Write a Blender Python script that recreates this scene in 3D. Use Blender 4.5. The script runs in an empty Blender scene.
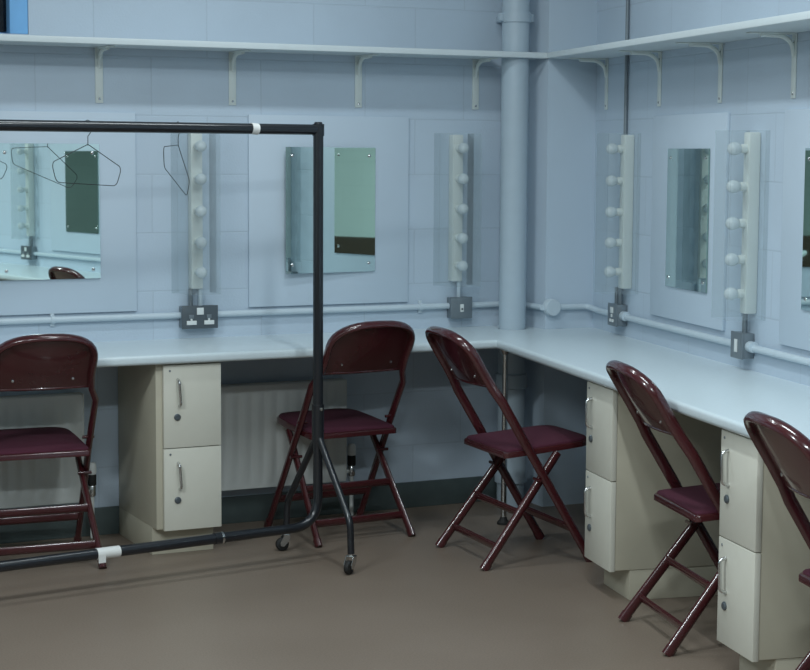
import bpy, bmesh, math, random
from mathutils import Vector, Matrix
random.seed(4)
SC = bpy.context.scene
COL = SC.collection
PI = math.pi
BETA = -0.203                       # the right-hand wall leans in: the corner is a little under a right angle
RB = BETA - PI / 2                  # z rotation that carries the back-wall frame onto the right-hand wall
DV = Vector((math.sin(BETA), -math.cos(BETA), 0))     # along the right wall, towards the camera
NV = Vector((-math.cos(BETA), -math.sin(BETA), 0))    # out of the right wall, into the room

def PB(s, n, z=0.0):
    v = DV * s + NV * n
    return Vector((v.x, v.y, z))

# ---------------------------------------------------------------- materials
def mat(name, col, rough=0.5, metal=0.0, noise=0.0, nscale=20.0, bump=0.0, bscale=200.0, coat=0.0, spec=0.5):
    m = bpy.data.materials.new(name); m.use_nodes = True
    nt = m.node_tree; b = nt.nodes['Principled BSDF']
    b.inputs['Base Color'].default_value = (*col, 1)
    b.inputs['Roughness'].default_value = rough
    b.inputs['Metallic'].default_value = metal
    b.inputs['Coat Weight'].default_value = coat
    b.inputs['Specular IOR Level'].default_value = spec
    tc = nt.nodes.new('ShaderNodeTexCoord')
    if noise > 0:
        n = nt.nodes.new('ShaderNodeTexNoise'); n.inputs['Scale'].default_value = nscale
        n.inputs['Detail'].default_value = 5
        nt.links.new(tc.outputs['Object'], n.inputs['Vector'])
        r = nt.nodes.new('ShaderNodeMapRange')
        r.inputs['From Min'].default_value = 0.25; r.inputs['From Max'].default_value = 0.75
        r.inputs['To Min'].default_value = 1 - noise; r.inputs['To Max'].default_value = 1 + noise
        nt.links.new(n.outputs['Fac'], r.inputs['Value'])
        mx = nt.nodes.new('ShaderNodeVectorMath'); mx.operation = 'SCALE'
        mx.inputs[0].default_value = col
        nt.links.new(r.outputs['Result'], mx.inputs['Scale'])
        nt.links.new(mx.outputs['Vector'], b.inputs['Base Color'])
    if bump > 0:
        n2 = nt.nodes.new('ShaderNodeTexNoise'); n2.inputs['Scale'].default_value = bscale
        nt.links.new(tc.outputs['Object'], n2.inputs['Vector'])
        bp = nt.nodes.new('ShaderNodeBump'); bp.inputs['Strength'].default_value = bump
        bp.inputs['Distance'].default_value = 0.002
        nt.links.new(n2.outputs['Fac'], bp.inputs['Height'])
        nt.links.new(bp.outputs['Normal'], b.inputs['Normal'])
    return m

def block_mat(name, col, dado=None, shade=0.9):
    """painted blockwork: 450 x 225 mm running bond in the object's XZ plane"""
    m = bpy.data.materials.new(name); m.use_nodes = True
    nt = m.node_tree; b = nt.nodes['Principled BSDF']
    b.inputs['Roughness'].default_value = 0.55
    tc = nt.nodes.new('ShaderNodeTexCoord')
    sp = nt.nodes.new('ShaderNodeSeparateXYZ'); nt.links.new(tc.outputs['Object'], sp.inputs[0])
    ad = nt.nodes.new('ShaderNodeMath'); ad.operation = 'ADD'; ad.inputs[1].default_value = -0.0375 + 0.225 * 4
    nt.links.new(sp.outputs['Z'], ad.inputs[0])
    ax = nt.nodes.new('ShaderNodeMath'); ax.operation = 'ADD'; ax.inputs[1].default_value = 20.0 * 0.45 + 0.1
    nt.links.new(sp.outputs['X'], ax.inputs[0])
    cb = nt.nodes.new('ShaderNodeCombineXYZ')
    nt.links.new(ax.outputs[0], cb.inputs['X']); nt.links.new(ad.outputs[0], cb.inputs['Y'])
    br = nt.nodes.new('ShaderNodeTexBrick')
    br.inputs['Scale'].default_value = 1.0
    br.inputs['Brick Width'].default_value = 0.45; br.inputs['Row Height'].default_value = 0.225
    br.inputs['Mortar Size'].default_value = 0.0035; br.inputs['Mortar Smooth'].default_value = 0.6
    br.inputs['Bias'].default_value = 0.0
    br.inputs['Color1'].default_value = (*col, 1)
    br.inputs['Color2'].default_value = (*[c * 0.975 for c in col], 1)
    br.inputs['Mortar'].default_value = (*[c * shade for c in col], 1)
    nt.links.new(cb.outputs[0], br.inputs['Vector'])
    n = nt.nodes.new('ShaderNodeTexNoise'); n.inputs['Scale'].default_value = 3.0; n.inputs['Detail'].default_value = 4
    nt.links.new(tc.outputs['Object'], n.inputs['Vector'])
    r = nt.nodes.new('ShaderNodeMapRange')
    r.inputs['From Min'].default_value = 0.3; r.inputs['From Max'].default_value = 0.7
    r.inputs['To Min'].default_value = 0.96; r.inputs['To Max'].default_value = 1.03
    nt.links.new(n.outputs['Fac'], r.inputs['Value'])
    mx = nt.nodes.new('ShaderNodeVectorMath'); mx.operation = 'SCALE'
    nt.links.new(br.outputs['Color'], mx.inputs[0]); nt.links.new(r.outputs['Result'], mx.inputs['Scale'])
    out = mx.outputs['Vector']
    if dado:
        lt = nt.nodes.new('ShaderNodeMath'); lt.operation = 'LESS_THAN'; lt.inputs[1].default_value = dado[0]
        nt.links.new(sp.outputs['Z'], lt.inputs[0])
        mc = nt.nodes.new('ShaderNodeMix'); mc.data_type = 'RGBA'
        nt.links.new(lt.outputs[0], mc.inputs['Factor'])
        nt.links.new(out, mc.inputs[6]); mc.inputs[7].default_value = (*dado[1], 1)
        out = mc.outputs[2]
    nt.links.new(out, b.inputs['Base Color'])
    n2 = nt.nodes.new('ShaderNodeTexNoise'); n2.inputs['Scale'].default_value = 120
    nt.links.new(tc.outputs['Object'], n2.inputs['Vector'])
    mm = nt.nodes.new('ShaderNodeMath'); mm.operation = 'MULTIPLY_ADD'
    mm.inputs[1].default_value = -3.0
    nt.links.new(br.outputs['Fac'], mm.inputs[0]); nt.links.new(n2.outputs['Fac'], mm.inputs[2])
    bp = nt.nodes.new('ShaderNodeBump'); bp.inputs['Strength'].default_value = 0.22; bp.inputs['Distance'].default_value = 0.003
    nt.links.new(mm.outputs[0], bp.inputs['Height']); nt.links.new(bp.outputs['Normal'], b.inputs['Normal'])
    return m

def floor_mat():
    m = bpy.data.materials.new('speckled_vinyl'); m.use_nodes = True
    nt = m.node_tree; b = nt.nodes['Principled BSDF']; b.inputs['Roughness'].default_value = 0.42
    tc = nt.nodes.new('ShaderNodeTexCoord')
    n1 = nt.nodes.new('ShaderNodeTexNoise'); n1.inputs['Scale'].default_value = 1.6; n1.inputs['Detail'].default_value = 6
    n2 = nt.nodes.new('ShaderNodeTexNoise'); n2.inputs['Scale'].default_value = 180; n2.inputs['Detail'].default_value = 2
    for n in (n1, n2): nt.links.new(tc.outputs['Object'], n.inputs['Vector'])
    a = nt.nodes.new('ShaderNodeValToRGB')
    a.color_ramp.elements[0].position = 0.3; a.color_ramp.elements[0].color = (FLOOR[0]*.9, FLOOR[1]*.89, FLOOR[2]*.87, 1)
    a.color_ramp.elements[1].position = 0.7; a.color_ramp.elements[1].color = (FLOOR[0]*1.06, FLOOR[1]*1.06, FLOOR[2]*1.06, 1)
    nt.links.new(n1.outputs['Fac'], a.inputs[0])
    r = nt.nodes.new('ShaderNodeMapRange')
    r.inputs['From Min'].default_value = 0.3; r.inputs['From Max'].default_value = 0.7
    r.inputs['To Min'].default_value = 0.86; r.inputs['To Max'].default_value = 1.12
    nt.links.new(n2.outputs['Fac'], r.inputs['Value'])
    mx = nt.nodes.new('ShaderNodeVectorMath'); mx.operation = 'SCALE'
    nt.links.new(a.outputs['Color'], mx.inputs[0]); nt.links.new(r.outputs['Result'], mx.inputs['Scale'])
    nt.links.new(mx.outputs['Vector'], b.inputs['Base Color'])
    return m

def clear_mat(name, tint, haze, hazecol=(0.8, 0.86, 0.88)):
    """clear plastic: mostly see-through, a little milky, with a gloss"""
    m = bpy.data.materials.new(name); m.use_nodes = True
    nt = m.node_tree; nt.nodes.clear()
    o = nt.nodes.new('ShaderNodeOutputMaterial')
    t = nt.nodes.new('ShaderNodeBsdfTransparent'); t.inputs[0].default_value = (*tint, 1)
    d = nt.nodes.new('ShaderNodeBsdfDiffuse'); d.inputs[0].default_value = (*hazecol, 1)
    g = nt.nodes.new('ShaderNodeBsdfGlossy'); g.inputs['Roughness'].default_value = 0.12
    m1 = nt.nodes.new('ShaderNodeMixShader')
    n = nt.nodes.new('ShaderNodeTexNoise'); n.inputs['Scale'].default_value = 9
    r = nt.nodes.new('ShaderNodeMapRange'); r.inputs['To Min'].default_value = haze * 0.7; r.inputs['To Max'].default_value = haze * 1.3
    nt.links.new(n.outputs['Fac'], r.inputs['Value']); nt.links.new(r.outputs['Result'], m1.inputs[0])
    m2 = nt.nodes.new('ShaderNodeMixShader'); m2.inputs[0].default_value = 0.035
    nt.links.new(t.outputs[0], m1.inputs[1]); nt.links.new(d.outputs[0], m1.inputs[2])
    nt.links.new(m1.outputs[0], m2.inputs[1]); nt.links.new(g.outputs[0], m2.inputs[2])
    nt.links.new(m2.outputs[0], o.inputs['Surface'])
    return m

FLOOR = (0.212, 0.167, 0.132)
WALL = (0.495, 0.59, 0.685)
M = {}
M['wall'] = block_mat('painted_blockwork', WALL)
M['wall_far'] = block_mat('dark_green_blockwork', (0.42, 0.54, 0.52), dado=(0.68, (0.10, 0.07, 0.045)))
M['wall_left'] = block_mat('pale_green_blockwork', (0.70, 0.82, 0.82), dado=(0.68, (0.08, 0.06, 0.045)))
M['floor'] = floor_mat()
M['ceiling'] = mat('ceiling_paint', (0.6, 0.62, 0.62), 0.8, noise=0.03)
M['skirting'] = mat('dark_green_skirting', (0.075, 0.10, 0.10), 0.5, noise=0.1)
M['board'] = mat('painted_board', (0.525, 0.62, 0.71), 0.5, noise=0.02, nscale=4)
M['shelf'] = mat('white_laminate_shelf', (0.62, 0.69, 0.71), 0.4, noise=0.02)
M['bracket'] = mat('cream_bracket_paint', (0.68, 0.74, 0.72), 0.4, noise=0.02)
M['worktop'] = mat('pale_worktop_laminate', (0.62, 0.71, 0.75), 0.28, noise=0.025, nscale=60)
M['cream'] = mat('cream_door_laminate', (0.64, 0.63, 0.55), 0.42, noise=0.015)
M['carcass'] = mat('beige_carcass_laminate', (0.48, 0.45, 0.355), 0.5, noise=0.06, nscale=6)
M['maroon'] = mat('maroon_enamel', (0.058, 0.011, 0.0135), 0.22, noise=0.08, coat=0.6)
M['fabric'] = mat('plum_upholstery', (0.068, 0.010, 0.026), 0.9, noise=0.18, nscale=260, bump=0.5, bscale=700)
M['black'] = mat('black_enamel', (0.010, 0.012, 0.016), 0.28, noise=0.1, coat=0.3)
M['rubber'] = mat('black_rubber', (0.012, 0.012, 0.012), 0.7, noise=0.1)
M['chrome'] = mat('worn_chrome', (0.62, 0.63, 0.63), 0.22, 1.0, noise=0.04)
M['steel'] = mat('grey_metalclad', (0.20, 0.235, 0.26), 0.42, 0.4, noise=0.05)
M['steel_dark'] = mat('dark_grey_faceplate', (0.10, 0.12, 0.135), 0.4, 0.3, noise=0.05)
M['white'] = mat('white_plastic', (0.74, 0.77, 0.76), 0.35, noise=0.01)
M['batten'] = mat('cream_light_batten', (0.68, 0.72, 0.68), 0.4, noise=0.02)
M['bulb'] = mat('opal_bulb_glass', (0.64, 0.70, 0.71), 0.18, noise=0.01)
M['conduit'] = mat('painted_conduit', (0.54, 0.63, 0.69), 0.35, noise=0.02)
M['conduit_dark'] = mat('galvanised_conduit', (0.20, 0.235, 0.26), 0.45, 0.3, noise=0.1)
M['pipe'] = mat('grey_painted_pipe', (0.42, 0.51, 0.58), 0.38, noise=0.02)
M['radiator'] = mat('radiator_enamel', (0.66, 0.69, 0.67), 0.4, noise=0.02)
M['mirror'] = mat('mirror_silvering', (0.72, 0.84, 0.80), 0.015, 1.0)
M['mirror_edge'] = mat('mirror_glass_edge', (0.20, 0.32, 0.30), 0.2, noise=0.03)
M['tape'] = mat('white_tape', (0.70, 0.71, 0.69), 0.6, noise=0.03)
M['wire'] = mat('hanger_wire', (0.05, 0.06, 0.06), 0.4, 0.5, noise=0.1)
M['blue'] = mat('sky_blue_window_paint', (0.22, 0.50, 0.85), 0.4, noise=0.03)
M['guard'] = clear_mat('clear_polycarbonate', (0.955, 0.968, 0.972), 0.05)
M['glass'] = clear_mat('window_glass', (0.25, 0.30, 0.34), 0.02, (0.1, 0.12, 0.15))

# ---------------------------------------------------------------- mesh helpers
def box(bm, x0, x1, y0, y1, z0, z1, bev=0.0, seg=2, mx=None):
    t = bmesh.new()
    bmesh.ops.create_cube(t, size=1)
    for v in t.verts:
        v.co = Vector(((x0 + x1) / 2 + v.co.x * (x1 - x0), (y0 + y1) / 2 + v.co.y * (y1 - y0), (z0 + z1) / 2 + v.co.z * (z1 - z0)))
    if bev > 0:
        bmesh.ops.bevel(t, geom=t.edges[:], offset=bev, segments=seg, affect='EDGES', profile=0.5)
    merge(bm, t, mx)

def merge(bm, t, mx=None):
    if mx is not None: bmesh.ops.transform(t, matrix=mx, verts=t.verts)
    me = bpy.data.meshes.new('tmp'); t.to_mesh(me); t.free()
    bm.from_mesh(me); bpy.data.meshes.remove(me)

def prism(bm, pts, z0, z1, bev=0.0, seg=3):
    t = bmesh.new()
    lo = [t.verts.new((p[0], p[1], z0)) for p in pts]; hi = [t.verts.new((p[0], p[1], z1)) for p in pts]
    n = len(pts)
    t.faces.new(lo[::-1]); t.faces.new(hi)
    for i in range(n): t.faces.new((lo[i], lo[(i + 1) % n], hi[(i + 1) % n], hi[i]))
    bmesh.ops.recalc_face_normals(t, faces=t.faces[:])
    if bev > 0:
        eds = [e for e in t.edges if abs(e.verts[0].co.z - e.verts[1].co.z) < 1e-6]
        bmesh.ops.bevel(t, geom=eds, offset=bev, segments=seg, affect='EDGES', profile=0.5)
    merge(bm, t)

def fillet(pts, r, n=6):
    """round the corners of a polyline"""
    P = [Vector(p) for p in pts]; out = [P[0]]
    for i in range(1, len(P) - 1):
        a, b, c = P[i - 1], P[i], P[i + 1]
        rr = r[i] if isinstance(r, (list, tuple)) else r
        if rr <= 0: out.append(b); continue
        u = (a - b); v = (c - b)
        d = min(rr, u.length * 0.48, v.length * 0.48)
        p0 = b + u.normalized() * d; p1 = b + v.normalized() * d
        for k in range(n + 1):
            t = k / n
            out.append(p0 * (1 - t) ** 2 + b * 2 * t * (1 - t) + p1 * t ** 2)
    out.append(P[-1]); return out

def tube(bm, pts, r, n=10, r2=None, cap=True, wide=None):
    """sweep a circle (or an ellipse r x r2, its long side along 'wide') along a polyline"""
    P = [Vector(p) for p in pts]
    r2 = r if r2 is None else r2
    rings = []; prev = None
    for i, p in enumerate(P):
        if i == 0: d = P[1] - P[0]
        elif i == len(P) - 1: d = P[-1] - P[-2]
        else: d = (P[i + 1] - P[i]).normalized() + (P[i] - P[i - 1]).normalized()
        d.normalize()
        if wide is not None:
            a = Vector(wide) - d * d.dot(Vector(wide))
            a.normalize()
        elif prev is None:
            up = Vector((0, 0, 1)) if abs(d.z) < 0.9 else Vector((1, 0, 0))
            a = up.cross(d).normalized()
        else:
            a = (prev - d * prev.dot(d)).normalized()
        prev = a
        b = d.cross(a).normalized()
        rings.append([bm.verts.new(p + a * (math.cos(2 * PI * k / n) * r) + b * (math.sin(2 * PI * k / n) * r2)) for k in range(n)])
    for i in range(len(rings) - 1):
        for k in range(n):
            bm.faces.new((rings[i][k], rings[i][(k + 1) % n], rings[i + 1][(k + 1) % n], rings[i + 1][k]))
    if cap:
        bm.faces.new(rings[0][::-1]); bm.faces.new(rings[-1])

def lathe(bm, prof, n=16, mx=None):
    """profile of (radius, height) spun about z"""
    t = bmesh.new(); rings = []
    for (r, z) in prof:
        if r < 1e-6: rings.append([t.verts.new((0, 0, z))])
        else: rings.append([t.verts.new((r * math.cos(2 * PI * k / n), r * math.sin(2 * PI * k / n), z)) for k in range(n)])
    for i in range(len(rings) - 1):
        a, b = rings[i], rings[i + 1]
        for k in range(n):
            k2 = (k + 1) % n
            if len(a) == 1 and len(b) > 1: t.faces.new((a[0], b[k2], b[k]))
            elif len(b) == 1 and len(a) > 1: t.faces.new((a[k], a[k2], b[0]))
            elif len(a) > 1: t.faces.new((a[k], a[k2], b[k2], b[k]))
    for rg in (rings[0], rings[-1]):
        if len(rg) > 1: t.faces.new(rg)
    bmesh.ops.recalc_face_normals(t, faces=t.faces[:])
    merge(bm, t, mx)

def obj(name, bm, m, parent=None, smooth=True, loc=None, rz=None):
    bmesh.ops.recalc_face_normals(bm, faces=bm.faces[:])
    me = bpy.data.meshes.new(name); bm.to_mesh(me); bm.free()
    ms = m if isinstance(m, (list, tuple)) else [m]
    for x in ms: me.materials.append(x)
    if smooth:
        for p in me.polygons: p.use_smooth = True
        me.set_sharp_from_angle(angle=math.radians(38))
    o = bpy.data.objects.new(name, me); COL.objects.link(o)
    if parent: o.parent = parent
    if loc: o.location = loc
    if rz is not None: o.rotation_euler = (0, 0, rz)
    return o

def tag(o, label, cat, group=None):
    o['label'] = label; o['category'] = cat
    if group: o['group'] = group
    return o

def thing(name, label, cat, loc=(0, 0, 0), rz=0.0, group=None):
    o = bpy.data.objects.new(name, None); COL.objects.link(o)
    o.empty_display_size = 0.1
    o.location = loc; o.rotation_euler = (0, 0, rz)
    return tag(o, label, cat, group)

def dup(root, loc, rz, label=None, group=None):
    r = root.copy(); COL.objects.link(r); r.location = loc; r.rotation_euler = (0, 0, rz)
    if label: r['label'] = label
    if group: r['group'] = group
    for ch in list(root.children):
        c = ch.copy(); COL.objects.link(c); c.parent = r
        for g in ch.children:
            d = g.copy(); COL.objects.link(d); d.parent = c
    return r

def struct(name, bm, m, **k):
    o = obj(name, bm, m, **k); o['kind'] = 'structure'; return o

def B():
    return bmesh.new()

RX90 = Matrix.Rotation(PI / 2, 4, 'X')          # z axis -> -y : points a lathe out of the wall
def out_mx(x, y, z):
    return Matrix.Translation((x, y, z)) @ RX90

# ---------------------------------------------------------------- room shell
CEIL = 2.95
XL, YN = -7.2, -10.4                              # far side wall and near end wall
SMAX = 10.6
bm = B(); box(bm, XL - .3, 0.4, YN - .3, 0.25, -0.12, 0.0); struct('floor', bm, M['floor'], smooth=False)
bm = B(); box(bm, XL - .3, 0.4, YN - .3, 0.25, CEIL, CEIL + 0.12); struct('ceiling', bm, M['ceiling'], smooth=False)
WX0, WX1, WZ0, WZ1 = -3.62, -2.372, 1.905, 2.70
bm = B()
box(bm, XL, 0.06, 0, 0.22, 0, WZ0); box(bm, XL, 0.06, 0, 0.22, WZ1, CEIL)
box(bm, XL, WX0, 0, 0.22, WZ0, WZ1); box(bm, WX1, 0.06, 0, 0.22, WZ0, WZ1)
struct('wall_back', bm, M['wall'], smooth=False)
bm = B(); box(bm, -0.06, SMAX, 0, 0.2, 0, CEIL); struct('wall_right', bm, M['wall'], smooth=False, rz=RB)
bm = B(); box(bm, -10.4, 0.2, 0, 0.2, 0, CEIL)
struct('wall_left', bm, M['wall_left'], smooth=False, loc=(XL, 0, 0), rz=PI / 2)
bm = B(); box(bm, XL, 2.6, YN - .2, YN, 0, CEIL)
struct('wall_near', bm, M['wall_far'], smooth=False)
# boxed pilaster in the corner
PD = 0.224
def on_right(y, n):                               # point of the right wall's offset plane n at depth y
    s = (-y - n * math.sin(BETA)) / math.cos(BETA)
    return PB(s, n)
pl = on_right(-PD, 0.0); 
bm = B()
prism(bm, [(-0.276, 0.0), (0.03, 0.0), (pl.x + 0.03, -PD), (-0.276, -PD)], 0, CEIL, bev=0.0)
struct('wall_corner_pilaster', bm, M['board'], smooth=False)
# skirting
bm = B(); box(bm, XL, -0.276, -0.012, 0, 0, 0.108, 0.003); struct('baseboard_back', bm, M['skirting'])
bm = B(); box(bm, 0.24, SMAX, -0.012, 0, 0, 0.108, 0.003); struct('baseboard_right', bm, M['skirting'], rz=RB)
# window above the shelf, upper left
bm = B()
fw = 0.07
box(bm, WX0, WX0 + fw, 0.0, 0.10, WZ0, WZ1, .004); box(bm, WX1 - fw, WX1 - 0.001, 0.0, 0.10, WZ0, WZ1, .004)
box(bm, WX0 + fw, WX1 - fw, 0.0, 0.10, WZ1 - fw, WZ1, .004); box(bm, WX0 + fw, WX1 - fw, 0.06, 0.10, WZ0, WZ0 + 0.008, .003)
box(bm, -3.03, -2.97, 0.01, 0.09, WZ0 + .01, WZ1 - fw, .004)
w = struct('window_1', bm, M['blue'])
bm = B(); box(bm, WX0 + fw, WX1 - fw, 0.05, 0.056, WZ0 + .01, WZ1 - fw); o = obj('window_pane', bm, M['glass'], w, smooth=False)

# ---------------------------------------------------------------- shelves and brackets
ZS = 1.888
sA, sB = 0.226, 0.235
ci = on_right(-sA, sB)
PX, PY, PR = -0.390, -0.148, 0.0565
bm = B()
prism(bm, [(-3.6, 0), (PX - PR - .008, 0), (PX - PR - .008, -sA + .008), (PX + PR + .008, -sA + .008), (PX + PR + .008, 0), (-0.28, 0), (-0.28, -sA), (-3.6, -sA)],
      ZS - .024, ZS, bev=0.003)
tag(obj('wall_shelf', bm, M['shelf']), 'long white wall shelf running along the back wall above the mirrors', 'shelf', 'white wall shelves')
s0 = on_right(-PD - .002, 0).dot(DV)
bm = B()
c1 = (on_right(-PD - .002, 0.0)); c2 = on_right(-PD - .002, sB)
def lb(p): return (p.dot(DV), -p.dot(NV))
pts = [lb(c1), lb(c2), (SMAX - 4.0, -sB), (SMAX - 4.0, 0), (0.612, 0), (0.612, -0.024), (0.584, -0.024), (0.584, 0)]
prism(bm, pts, ZS - .024, ZS, bev=0.003)
tag(obj('wall_shelf', bm, M['shelf'], rz=RB), 'long white wall shelf on the right-hand wall, rising towards the viewer', 'shelf', 'white wall shelves')

def make_bracket(label, group, loc, rz):
    t = thing('shelf_bracket', label, 'shelf bracket', loc, rz, group)
    zt = ZS - .0245
    bm = B(); box(bm, -.015, .015, -.005, -.0005, 1.657, zt, .0012)
    a = obj('upright_strip', bm, M['bracket'], t)
    for z in (1.672, 1.835):
        b2 = B(); lathe(b2, [(0.005, 0), (0.005, .002), (0.003, .0035), (0, .0035)], 10, out_mx(0, -.004, z)); obj('screw', b2, M['chrome'], a)
    bm = B(); box(bm, -.015, .015, -.165, -.005, zt - .004, zt, .0012); obj('arm_strip', bm, M['bracket'], t)
    bm = B()
    tube(bm, fillet([(0, -.003, zt - .075), (0, -.012, zt - .03), (0, -.045, zt - .008), (0, -.12, zt - .006)], .03), .008, 8); obj('brace_rib', bm, M['bracket'], t)
    return t
br0 = make_bracket('cream shelf bracket under the back shelf, nearest the left edge', 'shelf brackets on the back wall', (-2.106, 0, 0), 0)
for x, l in ((-1.571, 'cream shelf bracket under the back shelf, above the double socket'), (-1.031, 'cream shelf bracket under the back shelf, above the tall mirror behind the rack post'),
             (-0.496, 'cream shelf bracket under the back shelf, closest to the thick vertical pipe')):
    dup(br0, (x, 0, 0), 0, l, 'shelf brackets on the back wall')
for s, l in ((0.356, 'cream shelf bracket on the right wall, deepest in the corner by the pilaster'),
             (0.925, 'cream shelf bracket on the right wall, just past the thin dark vertical conduit'),
             (1.482, 'cream shelf bracket on the right wall, above the gap left of the second light strip'),
             (2.05, 'cream shelf bracket on the right wall, nearest the right edge of the picture')):
    dup(br0, PB(s, 0), RB, l, 'shelf brackets on the right wall')

# ---------------------------------------------------------------- worktop (one L-shaped run)
dA, dB, ZT, TT = 0.526, 0.552, 0.75, 0.036
pA = on_right(-PD - .001, 0); pB_ = PB(6.4, 0); pC = PB(6.4, dB); pD = on_right(-dA, dB)
hole = [(PX + math.cos(a) * (PR + .002), PY + math.sin(a) * (PR + .002)) for a in [PI * 0.5 - k * PI / 9 for k in range(1, 9)]]
pts = [(-3.6, 0), (PX - .012, -0.0)]
ring = [(PX + math.cos(a) * (PR + .003), PY + math.sin(a) * (PR + .003)) for a in [PI / 2 + .18 + k * (2 * PI - .36) / 22 for k in range(23)]]
pts += ring + [(PX + .012, 0), (-0.277, 0), (-0.277, -PD - .001), (pA.x, pA.y), (pB_.x, pB_.y), (pC.x, pC.y), (pD.x, pD.y), (-3.6, -dA)]
bm = B(); prism(bm, pts, ZT - TT, ZT)
bmesh.ops.recalc_face_normals(bm, faces=bm.faces[:])
bm.edges.ensure_lookup_table()
sel = []
for e in bm.edges:
    a, b = e.verts[0].co, e.verts[1].co
    if abs(a.z - b.z) > 1e-6: continue
    onA_ = abs(a.y + dA) < 1e-4 and abs(b.y + dA) < 1e-4
    onB_ = abs(a.dot(NV) - dB) < 1e-4 and abs(b.dot(NV) - dB) < 1e-4
    if onA_ or onB_: sel.append(e)
bmesh.ops.bevel(bm, geom=sel, offset=0.012, segments=4, affect='EDGES', profile=0.5)
tag(obj('worktop', bm, M['worktop']), 'long pale laminate dressing worktop running round the corner along both walls', 'worktop')

# chrome leg under the inside corner of the worktop
lp = on_right(-dA + .06, dB - .06)
t = thing('support_post', 'thin chrome post holding up the inside corner of the worktop', 'support post', (lp.x, lp.y, 0))
bm = B(); tube(bm, [(0, 0, .02), (0, 0, ZT - TT - .006)], .0115, 14); obj('leg_tube', bm, M['chrome'], t)
bm = B(); lathe(bm, [(.026, 0), (.026, .008), (.016, .02), (.0125, .03)], 16); obj('foot', bm, M['rubber'], t)
bm = B(); lathe(bm, [(.015, ZT - TT - .03), (.033, ZT - TT - .006), (.033, ZT - TT - .0005)], 16); obj('top_flange', bm, M['chrome'], t)

# ---------------------------------------------------------------- thick vertical pipe
t = thing('vertical_pipe', 'thick grey-painted vertical pipe standing in the corner beside the pilaster', 'pipe', (PX, PY, 0))
bm = B(); tube(bm, [(0, 0, 0.002), (0, 0, CEIL - .002)], PR, 32); obj('pipe_tube', bm, M['pipe'], t)
for z in (2.03,):
    bm = B(); tube(bm, [(0, 0, z - .02), (0, 0, z - .016), (0, 0, z + .016), (0, 0, z + .02)], PR + .006, 32)
    box(bm, -PR - .022, -PR, -.012, .012, z - .016, z + .016, .003); box(bm, PR, PR + .022, -.012, .012, z - .016, z + .016, .003)
    box(bm, -.012, .012, PR, -PY - .001, z - .012, z + .012, .002)
    obj('clamp_band', bm, M['pipe'], t)
bm = B(); lathe(bm, [(PR + .001, .50), (PR + .010, .505), (PR + .010, .56), (PR + .001, .565)], 32); obj('coupling_collar', bm, M['pipe'], t)
bm = B(); lathe(bm, [(PR + .001, .10), (PR + .010, .105), (PR + .010, .30), (PR + .001, .305)], 32); obj('coupling_collar', bm, M['pipe'], t)

# ---------------------------------------------------------------- conduits
ZC = 0.842
jb = (-0.255, -PD)
cf = on_right(-PD, 0.0)
t = thing('electrical_conduit', 'pale round conduit along the back wall above the worktop, ending in a round junction box', 'conduit', (0, 0, 0))
bm = B(); tube(bm, fillet([(-3.6, -.016, ZC), (-0.296, -.016, ZC), (-0.296, -PD - .012, ZC)], .02), .0125, 12); obj('conduit_tube', bm, M['conduit'], t)
bm = B()
lathe(bm, [(.0, .0), (.036, 0.0), (.036, .028), (.033, .034), (0, .034)], 24, out_mx(jb[0], jb[1] - .001, ZC)); obj('junction_box', bm, M['conduit'], t)
for x in (-2.3, -1.2, -.75):
    bm = B(); tube(bm, [(x - .008, -.016, ZC), (x + .008, -.016, ZC)], .0155, 12); box(bm, x - .008, x + .008, -.012, -.0005, ZC - .026, ZC + .026, .002); obj('saddle_clip', bm, M['conduit'], t)
t = thing('electrical_conduit', 'pale round conduit along the right-hand wall just above the worktop', 'conduit', (0, 0, 0))
q1 = Vector((jb[0] + .034, -PD - .015, ZC)); q2 = Vector((cf.x - .03, -PD - .015, ZC - .002)); q3 = PB(0.33, .016, ZC - .012); q4 = PB(6.2, .016, ZC - .010)
bm = B(); tube(bm, fillet([q1, q2, q3, q4], .03), .0125, 12); obj('conduit_tube', bm, M['conduit'], t)
t = thing('vertical_conduit', 'thin dark vertical conduit from the first right-wall light strip up past the shelf', 'conduit', PB(0.598, 0), RB)
bm = B(); tube(bm, [(0, -.010, 1.553), (0, -.010, CEIL - .002)], .0075, 10); obj('conduit_tube', bm, M['conduit_dark'], t)
bm = B(); box(bm, -.018, .018, -.021, -.0005, 2.2, 2.216, .002); obj('saddle_clip', bm, M['conduit_dark'], t)

# ---------------------------------------------------------------- boards, mirrors
def board(x0, x1, rz, label, group):
    bm = B(); box(bm, x0, x1, -.012, -.0005, 0.864, 1.622, .0015)
    tag(obj('backing_board', bm, M['board'], rz=rz), label, 'board', group)
board(-2.68, -1.969, 0, 'white painted backing board behind the big left mirror', 'mirror backing boards')
board(-1.507, -0.808, 0, 'white painted backing board behind the tall mirror crossed by the rack post', 'mirror backing boards')
board(0.893, 1.568, RB, 'white painted backing board on the right wall between the two light strips', 'mirror backing boards')
board(2.012, 2.70, RB, 'white painted backing board cut by the right edge of the picture', 'mirror backing boards')
board(4.26, 4.96, RB, 'white painted backing board far along the right wall, seen only reflected in the left mirror', 'mirror backing boards')

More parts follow.
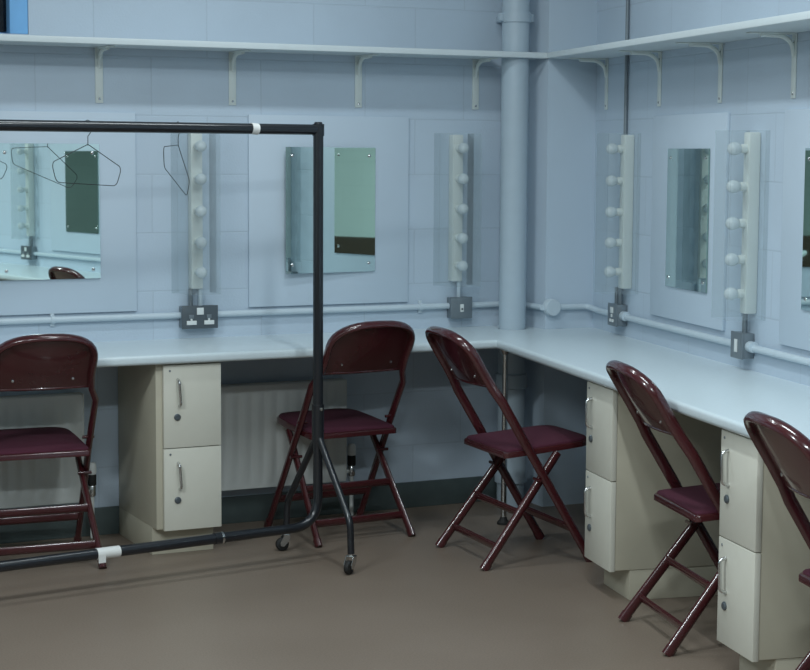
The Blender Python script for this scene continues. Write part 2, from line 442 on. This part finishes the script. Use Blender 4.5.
LEAN = -.0028
def mirror(cx, cz, wdt, hgt, rz, label, loc0, tilt=0.0):
    """flat glass sheet; tilt swings it about its right-hand edge"""
    t = thing('wall_mirror', label, 'mirror', loc0, rz + tilt, 'frameless screw-fixed mirrors')
    bm = B(); box(bm, -wdt, 0, -.006, -.0012, cz - hgt / 2, cz + hgt / 2)
    for f in bm.faces: f.material_index = 0 if f.normal.y < -.9 else 1
    o = obj('mirror_glass', bm, [M['mirror'], M['mirror_edge']], t, smooth=False)
    for fx in (-wdt + .028, -.028):
        for fz in (cz - hgt / 2 + .034, cz + hgt / 2 - .034):
            b2 = B(); lathe(b2, [(.0065, 0), (.0065, .002), (.004, .004), (0, .0045)], 12, out_mx(fx, -.006, fz)); obj('mirror_screw', b2, M['chrome'], t)
    return t
mirror(0, 1.249, .388, .508, 0, 'wide frameless mirror at the left edge reflecting the white wall and a dark panel', (-2.113, -.017, 0), 0.0).rotation_euler.x = LEAN
mirror(0, 1.246, .402, .502, 0, 'tall frameless mirror behind the black rack post on the back wall', (-.962, -.013, 0), math.radians(3.9))
mirror(0, 1.242, .374, .512, RB, 'narrow-looking mirror reflecting grey, between the light strips on the right wall', PB(1.435, .013), 0.0)
mirror(0, 1.245, .384, .508, RB, 'mirror cut off by the right edge of the picture', PB(2.562, .013), 0.0)
mirror(0, 1.245, .43, .508, RB, 'mirror far along the right wall, the dark panel reflected in the left mirror', PB(4.74, .013), 0.0)

# ---------------------------------------------------------------- dressing-table light strips (batten, bulbs, clear guard)
def make_strip(label, group, loc, rz):
    t = thing('vanity_light_strip', label, 'light strip', loc, rz, group)
    bm = B(); box(bm, -.024, .024, -.042, -.0005, 0.945, 1.552, .005); obj('batten', bm, M['batten'], t)
    for z in (1.497, 1.371, 1.248, 1.127, 1.012):
        bm = B()
        lathe(bm, [(0, .018), (.008, .0185), (.015, .024), (.0205, .034), (.0225, .044), (.0205, .055), (.014, .063), (.007, .066), (0, .0667)], 18, out_mx(0, -.042, z))
        o = obj('bulb', bm, M['bulb'], t)
        bm = B(); lathe(bm, [(.0155, 0), (.016, .015), (.0135, .0205), (.010, .022)], 16, out_mx(0, -.042, z)); obj('bulb_holder', bm, M['batten'], o)
    bm = B(); th = .003
    box(bm, -.066, -.066 + th, -.126, -.001, 0.928, 1.558); box(bm, .066 - th, .066, -.126, -.001, 0.928, 1.558)
    box(bm, -.066 + th, .066 - th, -.126, -.126 + th, 0.928, 1.558)
    box(bm, -.092, -.066, -.004, -.001, 0.928, 1.558); box(bm, .066, .092, -.004, -.001, 0.928, 1.558)
    obj('clear_guard', bm, M['guard'], t, smooth=False)
    return t
G = 'bulb strips in clear guards'
st0 = make_strip('strip of round bulbs above the double socket, left of the rack post', G, (-1.733, 0, 0), 0)
dup(st0, (-0.594, 0, 0), 0, 'strip of round bulbs on the back wall beside the thick vertical pipe', G)
dup(st0, PB(0.652, 0), RB, 'strip of bulbs on the right wall nearest the corner, below the thin conduit', G)
dup(st0, PB(1.795, 0), RB, 'strip of bulbs on the right wall between its two mirrors', G)
dup(st0, PB(5.24, 0), RB, 'strip of bulbs far along the right wall, seen reflected in the left mirror', G)

# ---------------------------------------------------------------- sockets
def outlet(x, rz, wdt, label, kind, loc=(0, 0, 0)):
    t = thing('socket_box', label, 'socket', loc, rz, 'metal-clad wall sockets')
    z0, z1 = .79, .88; h = wdt / 2
    bm = B(); box(bm, x - h + .003, x + h - .003, -.042, -.0005, z0 + .002, z1 - .002, .004); obj('back_box', bm, M['steel'], t)
    bm = B(); box(bm, x - h, x + h, -.048, -.042, z0, z1, .002); f = obj('face_plate', bm, M['steel_dark'] if kind == 'double' else M['steel'], t)
    def pl_(a, b, c, d, name, m, dep=.004):
        b2 = B(); box(b2, x + a, x + b, -.048 - dep, -.048, c, d, .001); obj(name, b2, m, f)
    if kind == 'double':
        pl_(-.014, .014, .845, .872, 'neon_switch', M['white'])
        for q in (-.036, .036):
            pl_(q - .010, q + .010, .830, .845, 'rocker_switch', M['steel'])
            pl_(q - .020, q + .020, .806, .822, 'socket_insert', M['white'], .006)
            pl_(q - .004, q + .004, .822, .830, 'earth_slot', M['white'], .003)
    elif kind == 'spur':
        pl_(-.008, .008, .818, .850, 'rocker_switch', M['white'])
        pl_(-.004, .004, .826, .834, 'switch_mark', M['steel_dark'], .0055)
    elif kind == 'single':
        pl_(-.014, .014, .842, .866, 'rocker_switch', M['white'])
        pl_(-.006, .006, .826, .838, 'earth_slot', M['white'])
        pl_(-.020, -.006, .806, .818, 'socket_insert', M['white'], .005); pl_(.006, .020, .806, .818, 'socket_insert', M['white'], .005)
    else:
        pl_(-.010, .010, .812, .856, 'rocker_switch', M['white'])
    for q in ((-.028, 0.012) if kind in ('double', 'single') else (0,)):
        b2 = B(); tube(b2, [(x + q, -.018, z1 - .003), (x + q, -.018, .944)], .009, 12); obj('riser_conduit', b2, M['conduit'] if kind in ('double', 'spur') and q == 0.012 or kind == 'spur' else M['steel'], t)
    if kind in ('single', 'switch'):
        b2 = B(); tube(b2, [(x + h - .002, -.018, ZC - .008), (x + h + .03, -.018, ZC - .008)], .019, 14); obj('conduit_coupler', b2, M['conduit'], t)
    return t
outlet(-1.725, 0, .148, 'dark double socket with white switches under the left light strip', 'double')
outlet(-.575, 0, .100, 'grey single switch box on the back wall beside the thick pipe', 'spur')
outlet(.585, RB, .100, 'grey single socket with white insert on the right wall near the corner', 'single')
outlet(1.765, RB, .092, 'grey box with one upright white switch on the right wall', 'switch')
outlet(5.26, RB, .148, 'double socket far along the right wall, seen reflected in the left mirror', 'double')

# ---------------------------------------------------------------- locker cabinets
def locker(x0, x1, yb, yf, rz, label, left_over=0.0):
    """yf: carcass front (local -y is the room); doors sit in front of it"""
    t = thing('locker_cabinet', label, 'cabinet', (0, 0, 0), rz, 'two-door lockers under the worktop')
    zc0, zc1 = .104, ZT - TT - .001
    bm = B(); box(bm, x0 - left_over, x1, -yf, -yb, zc0, zc1, .0015); obj('carcass', bm, M['carcass'], t)
    bm = B(); box(bm, x0 - left_over, x1 - .004, -yf + .055, -yb, 0.0005, zc0, .001); obj('plinth', bm, M['carcass'], t)
    for z0, z1 in ((.100, .4015), (.4045, zc1 - .006)):
        bm = B(); box(bm, x0 + .002, x1 + .002, -yf - .0185, -yf - .0005, z0, z1, .0018); d = obj('door', bm, M['cream'], t)
        hx = x0 + .055; zt = z1 - .052; zb = zt - .098; yy = -yf - .0185
        b2 = B(); tube(b2, fillet([(hx, yy, zt), (hx, yy - .020, zt - .006), (hx + .006, yy - .020, zb + .006), (hx + .006, yy, zb)], .014), .0052, 10); obj('handle', b2, M['chrome'], d)
        b2 = B(); lathe(b2, [(.0125, 0), (.0125, .004), (.009, .007), (0, .0072)], 16, out_mx(hx - .002, yy, zb - .040)); obj('lock', b2, M['steel_dark'], d)
        b2 = B(); lathe(b2, [(.004, 0), (.004, .0015), (0, .002)], 10, out_mx(x0 + .026, yy, z1 - .02)); obj('number_stud', b2, M['steel'], d)
    return t
locker(-2.028, -1.808, 0.02, .482, 0, 'cream two-door locker under the back worktop, left of the radiator', .022)
locker(1.625, 1.870, 0.02, .512, RB, 'cream two-door locker beneath the right worktop, behind the chair facing the right wall')
locker(2.728, 2.965, 0.02, .512, RB, 'cream two-door locker under the right worktop, nearest the viewer')

# ---------------------------------------------------------------- radiators
def radiator(x0, x1, label, valve_x):
    t = thing('radiator', label, 'radiator', (0, 0, 0), 0, 'panel radiators under the worktop')
    z0, z1 = .150, .560
    bm = B()
    n = max(3, int((x1 - x0 - .05) / .052)); a0 = x0 + .03; wv = (x1 - x0 - .06) / n
    ys = []
    prof = []
    for k in range(n):
        xx = a0 + k * wv
        prof += [(xx, -.082), (xx + wv * .12, -.083), (xx + wv * .36, -.090), (xx + wv * .64, -.090), (xx + wv * .88, -.083)]
    prof = [(x0, -.086), (x0 + .02, -.086)] + prof + [(x1 - .02, -.086), (x1, -.086)]
    t2 = bmesh.new(); rows = []
    for z, k in ((z0, 0), (z0 + .03, 0), (z0 + .055, 1), (z1 - .055, 1), (z1 - .03, 0), (z1, 0)):
        rows.append([t2.verts.new((p[0], (p[1] if k else -.084), z)) for p in prof])
    for i in range(len(rows) - 1):
        for j in range(len(prof) - 1): t2.faces.new((rows[i][j], rows[i][j + 1], rows[i + 1][j + 1], rows[i + 1][j]))
    r = bmesh.ops.extrude_face_region(t2, geom=t2.faces[:])
    for v in [g for g in r['geom'] if isinstance(g, bmesh.types.BMVert)]: v.co.y = -.070
    merge(bm, t2)
    obj('front_panel', bm, M['radiator'], t)
    bm = B(); box(bm, x0 + .004, x1 - .004, -.072, -.028, z1 - .006, z1 + .004, .002); obj('top_grille', bm, M['radiator'], t)
    bm = B(); box(bm, x0 - .002, x0 + .004, -.088, -.026, z0 + .01, z1 + .004, .001); obj('side_cover', bm, M['radiator'], t)
    bm = B(); box(bm, x1 - .004, x1 + .002, -.088, -.026, z0 + .01, z1 + .004, .001); obj('side_cover', bm, M['radiator'], t)
    bm = B(); box(bm, x0 + .02, x1 - .02, -.044, -.032, z0 + .01, z1 - .01, .003)
    box(bm, x0 + .15, x0 + .18, -.034, -.0005, z0 + .05, z1 - .05); box(bm, x1 - .18, x1 - .15, -.034, -.0005, z0 + .05, z1 - .05); obj('back_panel', bm, M['radiator'], t)
    v = B(); tube(v, [(valve_x, -.06, .002), (valve_x, -.06, .185)], .0085, 12); tube(v, [(valve_x, -.06, .185), (x1 - .006, -.06, .185)], .008, 10); p = obj('supply_pipe', v, M['radiator'], t)
    v = B(); lathe(v, [(.012, .165), (.015, .17), (.015, .205), (.011, .21)], 14, Matrix.Translation((valve_x, -.06, 0))); obj('valve_body', v, M['chrome'], t)
    v = B(); lathe(v, [(.016, .208), (.017, .214), (.017, .246), (.015, .25)], 14, Matrix.Translation((valve_x, -.06, 0))); obj('valve_collar', v, M['rubber'], t)
    v = B(); lathe(v, [(.016, .25), (.018, .256), (.018, .286), (.012, .296), (0, .298)], 14, Matrix.Translation((valve_x, -.06, 0))); obj('valve_cap', v, M['white'], t)
radiator(-3.30, -2.205, 'white panel radiator at the left edge, behind the chair with the cropped back', -2.168)
radiator(-1.72, -1.118, 'white panel radiator behind the rack post and the chair next to it', -1.082)

# ---------------------------------------------------------------- folding chairs
def lerp(a, b, t): return a + (b - a) * t
def make_chair(label, group, loc, rz):
    """folding chair facing local +y, origin on the floor midway between its rear feet"""
    t = thing('folding_chair', label, 'chair', loc, rz, group)
    BN = (0, .857, .516)                                  # square to the plane of the back
    # back frame: stiles rising from seat level into an arch round the back panel
    ZA0, ZA1 = .758, .842
    def rail(z): return .430 - .602 * z                   # one straight line from the back to the front foot
    def byz(z): return rail(z)
    halfw = .186
    pts = []
    left = [(-.199, rail(.43), .43), (-.199, rail(.52), .52), (-.199, rail(.60), .60), (-.178, rail(.645), .645), (-.173, byz(.70), .70), (-.176, byz(ZA0), ZA0)]
    arch = []
    for k in range(1, 16):
        a = PI - PI * k / 16
        ca, sa = math.cos(a), math.sin(a)
        x = math.copysign(abs(ca) ** .75, ca) * .176
        z = ZA0 + (abs(sa) ** .9) * (ZA1 - ZA0)
        arch.append((x, byz(z) - .022 * (1 - (x / .176) ** 2), z))
    right = [(-p[0], p[1], p[2]) for p in left[::-1]]
    bm = B(); tube(bm, left + arch + right, .0180, 12, r2=.0115, wide=BN)
    obj('back_frame', bm, M['maroon'], t)
    # dished back panel
    bm = B(); NX, NZ = 20, 10; grid = []
    for j in range(NZ + 1):
        row = []
        for i in range(NX + 1):
            u = -1 + 2 * i / NX
            x = u * .171
            au = min(1, abs(u))
            ztop = ZA0 + (max(0.0, 1 - au ** (1 / .75 * 1.0 + .667)) ** .5) * (ZA1 - ZA0)
            zbot = .652
            v = j / NZ
            z = lerp(zbot, ztop, v)
            y = byz(z) + .008 - .022 * (1 - u * u) - .006 * math.sin(PI * v) * (1 - u * u)
            row.append(bm.verts.new((x, y, z)))
        grid.append(row)
    for j in range(NZ):
        for i in range(NX): bm.faces.new((grid[j][i], grid[j][i + 1], grid[j + 1][i + 1], grid[j + 1][i]))
    r = bmesh.ops.extrude_face_region(bm, geom=bm.faces[:])
    for v in [g for g in r['geom'] if isinstance(g, bmesh.types.BMVert)]: v.co.y -= .006
    bp = obj('backrest', bm, M['maroon'], t)
    bm = B(); tube(bm, [(-.168 + .336 * k / 16, byz(.652) + .005 - .022 * (1 - (-1 + k / 8) ** 2), .652) for k in range(17)], .006, 8); obj('rolled_hem', bm, M['maroon'], bp)
    for x in (-.105, .105):
        u = x / .171
        bm = B(); lathe(bm, [(.0055, 0), (.0045, .0025), (0, .003)], 10, out_mx(x, byz(.685) - .022 * (1 - u * u) - .0005, .685)); obj('rivet', bm, M['chrome'], bp)
    # front legs: continue the stiles down and forward
    for s in (-1, 1):
        bm = B(); tube(bm, [(s * .199, rail(.43), .43), (s * .207, rail(.018), .018)], .0170, 12, r2=.0115, wide=BN); l = obj('leg', bm, M['maroon'], t)
        bm = B(); tube(bm, [(s * .207, rail(.03), .03), (s * .2075, rail(.002), .002)], .019, 12, r2=.0145, wide=BN); obj('foot_cap', bm, M['rubber'] if False else M['maroon'], l)
    # rear legs: from the front of the seat down and back
    for s in (-1, 1):
        x = s * .180
        bm = B(); tube(bm, [(x, .300, .405), (x, .262, .352), (s * .203, .012, .018)], .0170, 12, r2=.0115, wide=(0, .8, -.6)); l = obj('leg', bm, M['maroon'], t)
        bm = B(); tube(bm, [(s * .203, .018, .026), (s * .2035, .001, .002)], .019, 12, r2=.0145, wide=(0, .8, -.6)); obj('foot_cap', bm, M['maroon'], l)
        bm = B(); tube(bm, [(s * .166, .214, .312), (s * .2155, .214, .312)], .006, 10); obj('pivot_pin', bm, M['maroon'], l)
        bm = B(); tube(bm, [(s * .172, .158, .452), (s * .2135, .158, .452)], .006, 10); obj('hinge_pin', bm, M['maroon'], t)
    def rear(z): return .012 + (z - .018) * (.262 - .012) / (.352 - .018)
    def front(z): return rail(z)
    for z in (.078, .195):
        bm = B(); tube(bm, [(-.189, rear(z), z), (.189, rear(z), z)], .008, 12, r2=.0165, wide=(0, 1, .3)); obj('stretcher', bm, M['maroon'], t)
    bm = B(); tube(bm, [(-.205, front(.125), .125), (.205, front(.125), .125)], .008, 12, r2=.0165, wide=(0, 1, .3)); obj('stretcher', bm, M['maroon'], t)
    # seat: steel pan with a thin upholstered pad; wider and rounded at the front, sloping a little back
    def seatpt(x, y): return .410 + (y - .09) * .085
    out = [(-.178, .085), (.178, .085)]
    outl = fillet([(-.188, .30, 0), (-.190, .10, 0), (-.180, .088, 0), (.180, .088, 0), (.190, .10, 0), (.188, .30, 0), (.178, .450, 0), (-.178, .450, 0), (-.188, .30, 0)],
                  [0, .012, .012, .012, .012, .06, .075, .075, 0], 6)[:-1]
    def slab(inset, za, zb, dome):
        b = B(); n = len(outl); cx, cy = 0, .275
        rings = []
        spec = [(1.0, za), (1.0, zb - .006), (.985, zb - .002), (.95, zb)] + ([(.75, zb + dome * .6), (.4, zb + dome)] if dome else [])
        for sc, dz in spec:
            ring = []
            for p in outl:
                x = p.x * (1 - inset / .18) * sc; y = cy + (p.y - cy) * (1 - inset / .18) * sc
                ring.append(b.verts.new((x, y, seatpt(x, y) + dz)))
            rings.append(ring)
        for i in range(len(rings) - 1):
            for k in range(n): b.faces.new((rings[i][k], rings[i][(k + 1) % n], rings[i + 1][(k + 1) % n], rings[i + 1][k]))
        b.faces.new(rings[0][::-1]); b.faces.new(rings[-1])
        return b
    obj('seat_pan', slab(0, -.016, .006, 0), M['maroon'], t)
    obj('seat_pad', slab(.007, .004, .014, .010), M['fabric'], t)
    return t
CG = 'maroon folding chairs at the worktop'
ch0 = make_chair('maroon folding chair cut off by the left edge, behind the black rail', CG, (-2.482, -.560, 0), math.radians(-3))
dup(ch0, (-1.240, -.548, 0), math.radians(4.5), 'maroon folding chair behind the black rack post, facing the back wall', CG)
dup(ch0, (-1.045, -.948, 0), math.radians(-94), 'maroon folding chair seen from its side at the inside corner, facing right', CG)
dup(ch0, (-1.042, -2.152, 0), math.radians(-104), 'maroon folding chair tucked between the two lockers of the right worktop', CG)
dup(ch0, (-1.318, -3.228, 0), math.radians(-104), 'maroon folding chair cut off by the right edge, nearest the viewer', CG)

# ---------------------------------------------------------------- rolling garment rack
ang = math.radians(8.6)
rk = thing('garment_rack', 'black tubular rolling garment rack standing in front of the chairs', 'clothes rack', (-1.539, -.778, 0), ang)
ZTOP, ZLOW, LEN = 1.556, .134, 1.75
TR = .0185
bm = B(); tube(bm, [(-LEN, 0, ZTOP), (-.004, 0, ZTOP)], TR, 16); top = obj('hanging_rail', bm, M['black'], rk)
for x0 in (0.0, -LEN):
    sgn = 1 if x0 == 0.0 else -1
    bm = B(); tube(bm, [(x0, 0, .47), (x0, 0, ZTOP + .010)], TR, 16); up = obj('upright', bm, M['black'], rk)
    b2 = B(); tube(b2, [(x0, 0, ZTOP - .022), (x0, 0, ZTOP + .020)], TR + .003, 16); lathe(b2, [(.0, .020 + ZTOP), (.016, ZTOP + .020), (.013, ZTOP + .027), (0, ZTOP + .028)], 14, Matrix.Translation((x0, 0, 0))); obj('corner_fitting', b2, M['black'], up)
    b2 = B(); tube(b2, [(x0, 0, .44), (x0, 0, .575)], TR + .0035, 16); obj('sleeve', b2, M['black'], up)
    b2 = B(); lathe(b2, [(.007, 0), (.006, .003), (0, .004)], 12, out_mx(x0, -TR - .003, .560)); obj('locking_button', b2, M['chrome'], up)
    for s in (-1, 1):
        bm = B(); tube(bm, fillet([(x0, s * .012, .45), (x0, s * .215, .185), (x0, s * .222, .07)], .03), .0125, 14); l = obj('caster_leg', bm, M['black'], rk)
        yaw = .5 if s < 0 else -.3
        mxw = Matrix.Translation((x0, s * .222, 0)) @ Matrix.Rotation(yaw, 4, 'Z')
        b2 = B(); lathe(b2, [(.006, -.011), (.018, -.011), (.0235, -.008), (.025, -.004), (.025, .004), (.0235, .008), (.018, .011), (.006, .011)], 22,
                        mxw @ Matrix.Translation((-.016, 0, .0255)) @ RX90)
        c = obj('caster_wheel', b2, M['rubber'], l)
        b2 = B()
        for q in (-1, 1):
            tq = bmesh.new(); prof = [(.012, .062), (-.010, .062), (-.026, .034), (-.024, .022), (-.012, .018), (.008, .040)]
            lo = [tq.verts.new((p[0], q * .0135, p[1])) for p in prof]; hi = [tq.verts.new((p[0], q * .0165, p[1])) for p in prof]
            tq.faces.new(lo); tq.faces.new(hi[::-1])
            for k in range(6): tq.faces.new((lo[k], hi[k], hi[(k + 1) % 6], lo[(k + 1) % 6]))
            merge(b2, tq, mxw)
        tq = bmesh.new(); merge(b2, tq)
        box(b2, -.012, .014, -.0165, .0165, .058, .066, .003, mx=mxw); tube(b2, [(x0, s * .222, .064), (x0, s * .222, .076)], .011, 12)
        obj('caster_fork', b2, M['chrome'], l)
for x0, x1 in ((0, -.28), (-LEN, -LEN + .28)):
    bm = B(); tube(bm, fillet([(x0, 0, .47), (x0, 0, ZLOW), (x1, 0, ZLOW)], .11, 10), TR - .001, 16); obj('lower_bend', bm, M['black'], rk)
bm = B(); tube(bm, [(-.28, 0, ZLOW), (-LEN + .28, 0, ZLOW)], TR, 16); low = obj('lower_rail', bm, M['black'], rk)
bm = B(); tube(bm, [(-.425, 0, ZLOW), (-.385, 0, ZLOW)], TR + .0025, 16); obj('rail_joint', bm, M['black'], low)
bm = B(); tube(bm, [(-.400, 0, ZLOW), (-.392, 0, ZLOW)], TR + .0032, 16); obj('joint_ring', bm, M['chrome'], low)
bm = B(); tube(bm, [(-.872, 0, ZLOW), (-.788, 0, ZLOW)], TR + .0012, 16); box(bm, -.872, -.846, -TR - .0022, -TR - .0002, ZLOW - .028, ZLOW); o = obj('tape_wrap', bm, M['tape'], low); o['label'] = 'white tape wrapped round the lower rail'
bm = B(); tube(bm, [(-.274, 0, ZTOP + .001), (-.247, 0, ZTOP - .001)], TR + .0012, 16); o = obj('tape_wrap', bm, M['tape'], top); o['label'] = 'small white tape patch on the top rail'

# ---------------------------------------------------------------- wire hangers on the rail
def rack_pt(x, z): 
    return Vector((-1.539 + x * math.cos(ang), -.778 + x * math.sin(ang), z))
def hanger(label, p, rz, roll, w, drop, hook_r=.019):
    t = thing('wire_hanger', label, 'clothes hanger', p, rz, 'thin wire hangers on the rail')
    bm = B()
    zr = TR + .0022
    hook = [(zr * math.cos(a) , 0, zr * math.sin(a)) for a in [PI * 1.05 - k * PI * 1.05 / 10 for k in range(11)]]
    hook += [(zr * .9, 0, -.016), (0, 0, -.032), (0, 0, -.062)]
    tube(bm, hook, .0014, 6)
    obj('hook', bm, M['wire'], t)
    bm = B(); R = Matrix.Rotation(roll, 4, 'Y')
    loop = fillet([(0, 0, 0), (w, 0, -drop * .5), (w * 1.02, 0, -drop * .62), (w * .9, 0, -drop), (-w * .9, 0, -drop), (-w * 1.02, 0, -drop * .62), (-w, 0, -drop * .5), (0, 0, 0)], .02, 4)
    tube(bm, [Vector((0, 0, -.058)) + (R @ v) for v in loop], .0014, 6)
    obj('shoulder_loop', bm, M['wire'], t)
hanger('thin wire hanger on the top rail before the left mirror', rack_pt(-.885, ZTOP), math.radians(36), .05, .175, .13)
hanger('thin wire hanger on the top rail beside the left bulb strip, nearly edge-on', rack_pt(-.555, ZTOP), math.radians(58), .30, .19, .13)

# ---------------------------------------------------------------- light
def area(name, loc, sx, sy, power, col, rz=0.0):
    l = bpy.data.lights.new(name, 'AREA'); l.shape = 'RECTANGLE'; l.size = sx; l.size_y = sy; l.energy = power; l.color = col
    o = bpy.data.objects.new(name, l); COL.objects.link(o); o.location = loc; o.rotation_euler = (0, 0, rz); return o
LC = (0.86, 0.96, 1.0)
area('tube_and_fill_light', (-1.75, -1.20, 2.80), 1.2, .10, 14.5, LC, 0)
p2 = PB(3.1, 1.25)
area('tube_and_fill_light', (p2.x, p2.y, 2.80), 1.2, .10, 27, LC, RB)
area('tube_and_fill_light', (-4.6, -3.4, 2.90), 1.2, .3, 92, LC)  # added fill lamp, no real fixture: lifts the walls and floor
area('tube_and_fill_light', (-3.4, -5.8, 2.90), 1.2, .3, 92, LC)  # second added fill, throws light in under the worktop
W = bpy.data.worlds.new('dusk'); SC.world = W; W.use_nodes = True
W.node_tree.nodes['Background'].inputs[0].default_value = (0.10, 0.16, 0.28, 1)
W.node_tree.nodes['Background'].inputs[1].default_value = 0.12

# ---------------------------------------------------------------- camera
cam = bpy.data.cameras.new('camera'); co = bpy.data.objects.new('camera', cam); COL.objects.link(co)
yaw, pitch, roll, f = .453, -.100, .006, 1819.9
fwd = Vector((math.sin(yaw) * math.cos(pitch), math.cos(yaw) * math.cos(pitch), math.sin(pitch)))
r = Vector((math.cos(yaw), -math.sin(yaw), 0)); u = r.cross(fwd)
r2 = r * math.cos(roll) + u * math.sin(roll); u2 = -r * math.sin(roll) + u * math.cos(roll)
mw = Matrix.Identity(4)
for i in range(3):
    mw[i][0] = r2[i]; mw[i][1] = u2[i]; mw[i][2] = -fwd[i]
mw.translation = Vector((-4.096, -6.742, 1.478))
co.matrix_world = mw
cam.sensor_width = 36; cam.lens = f * 36 / 810; cam.clip_start = .05
SC.camera = co
SC.view_settings.view_transform = 'Standard'
SC.view_settings.exposure = 0.0
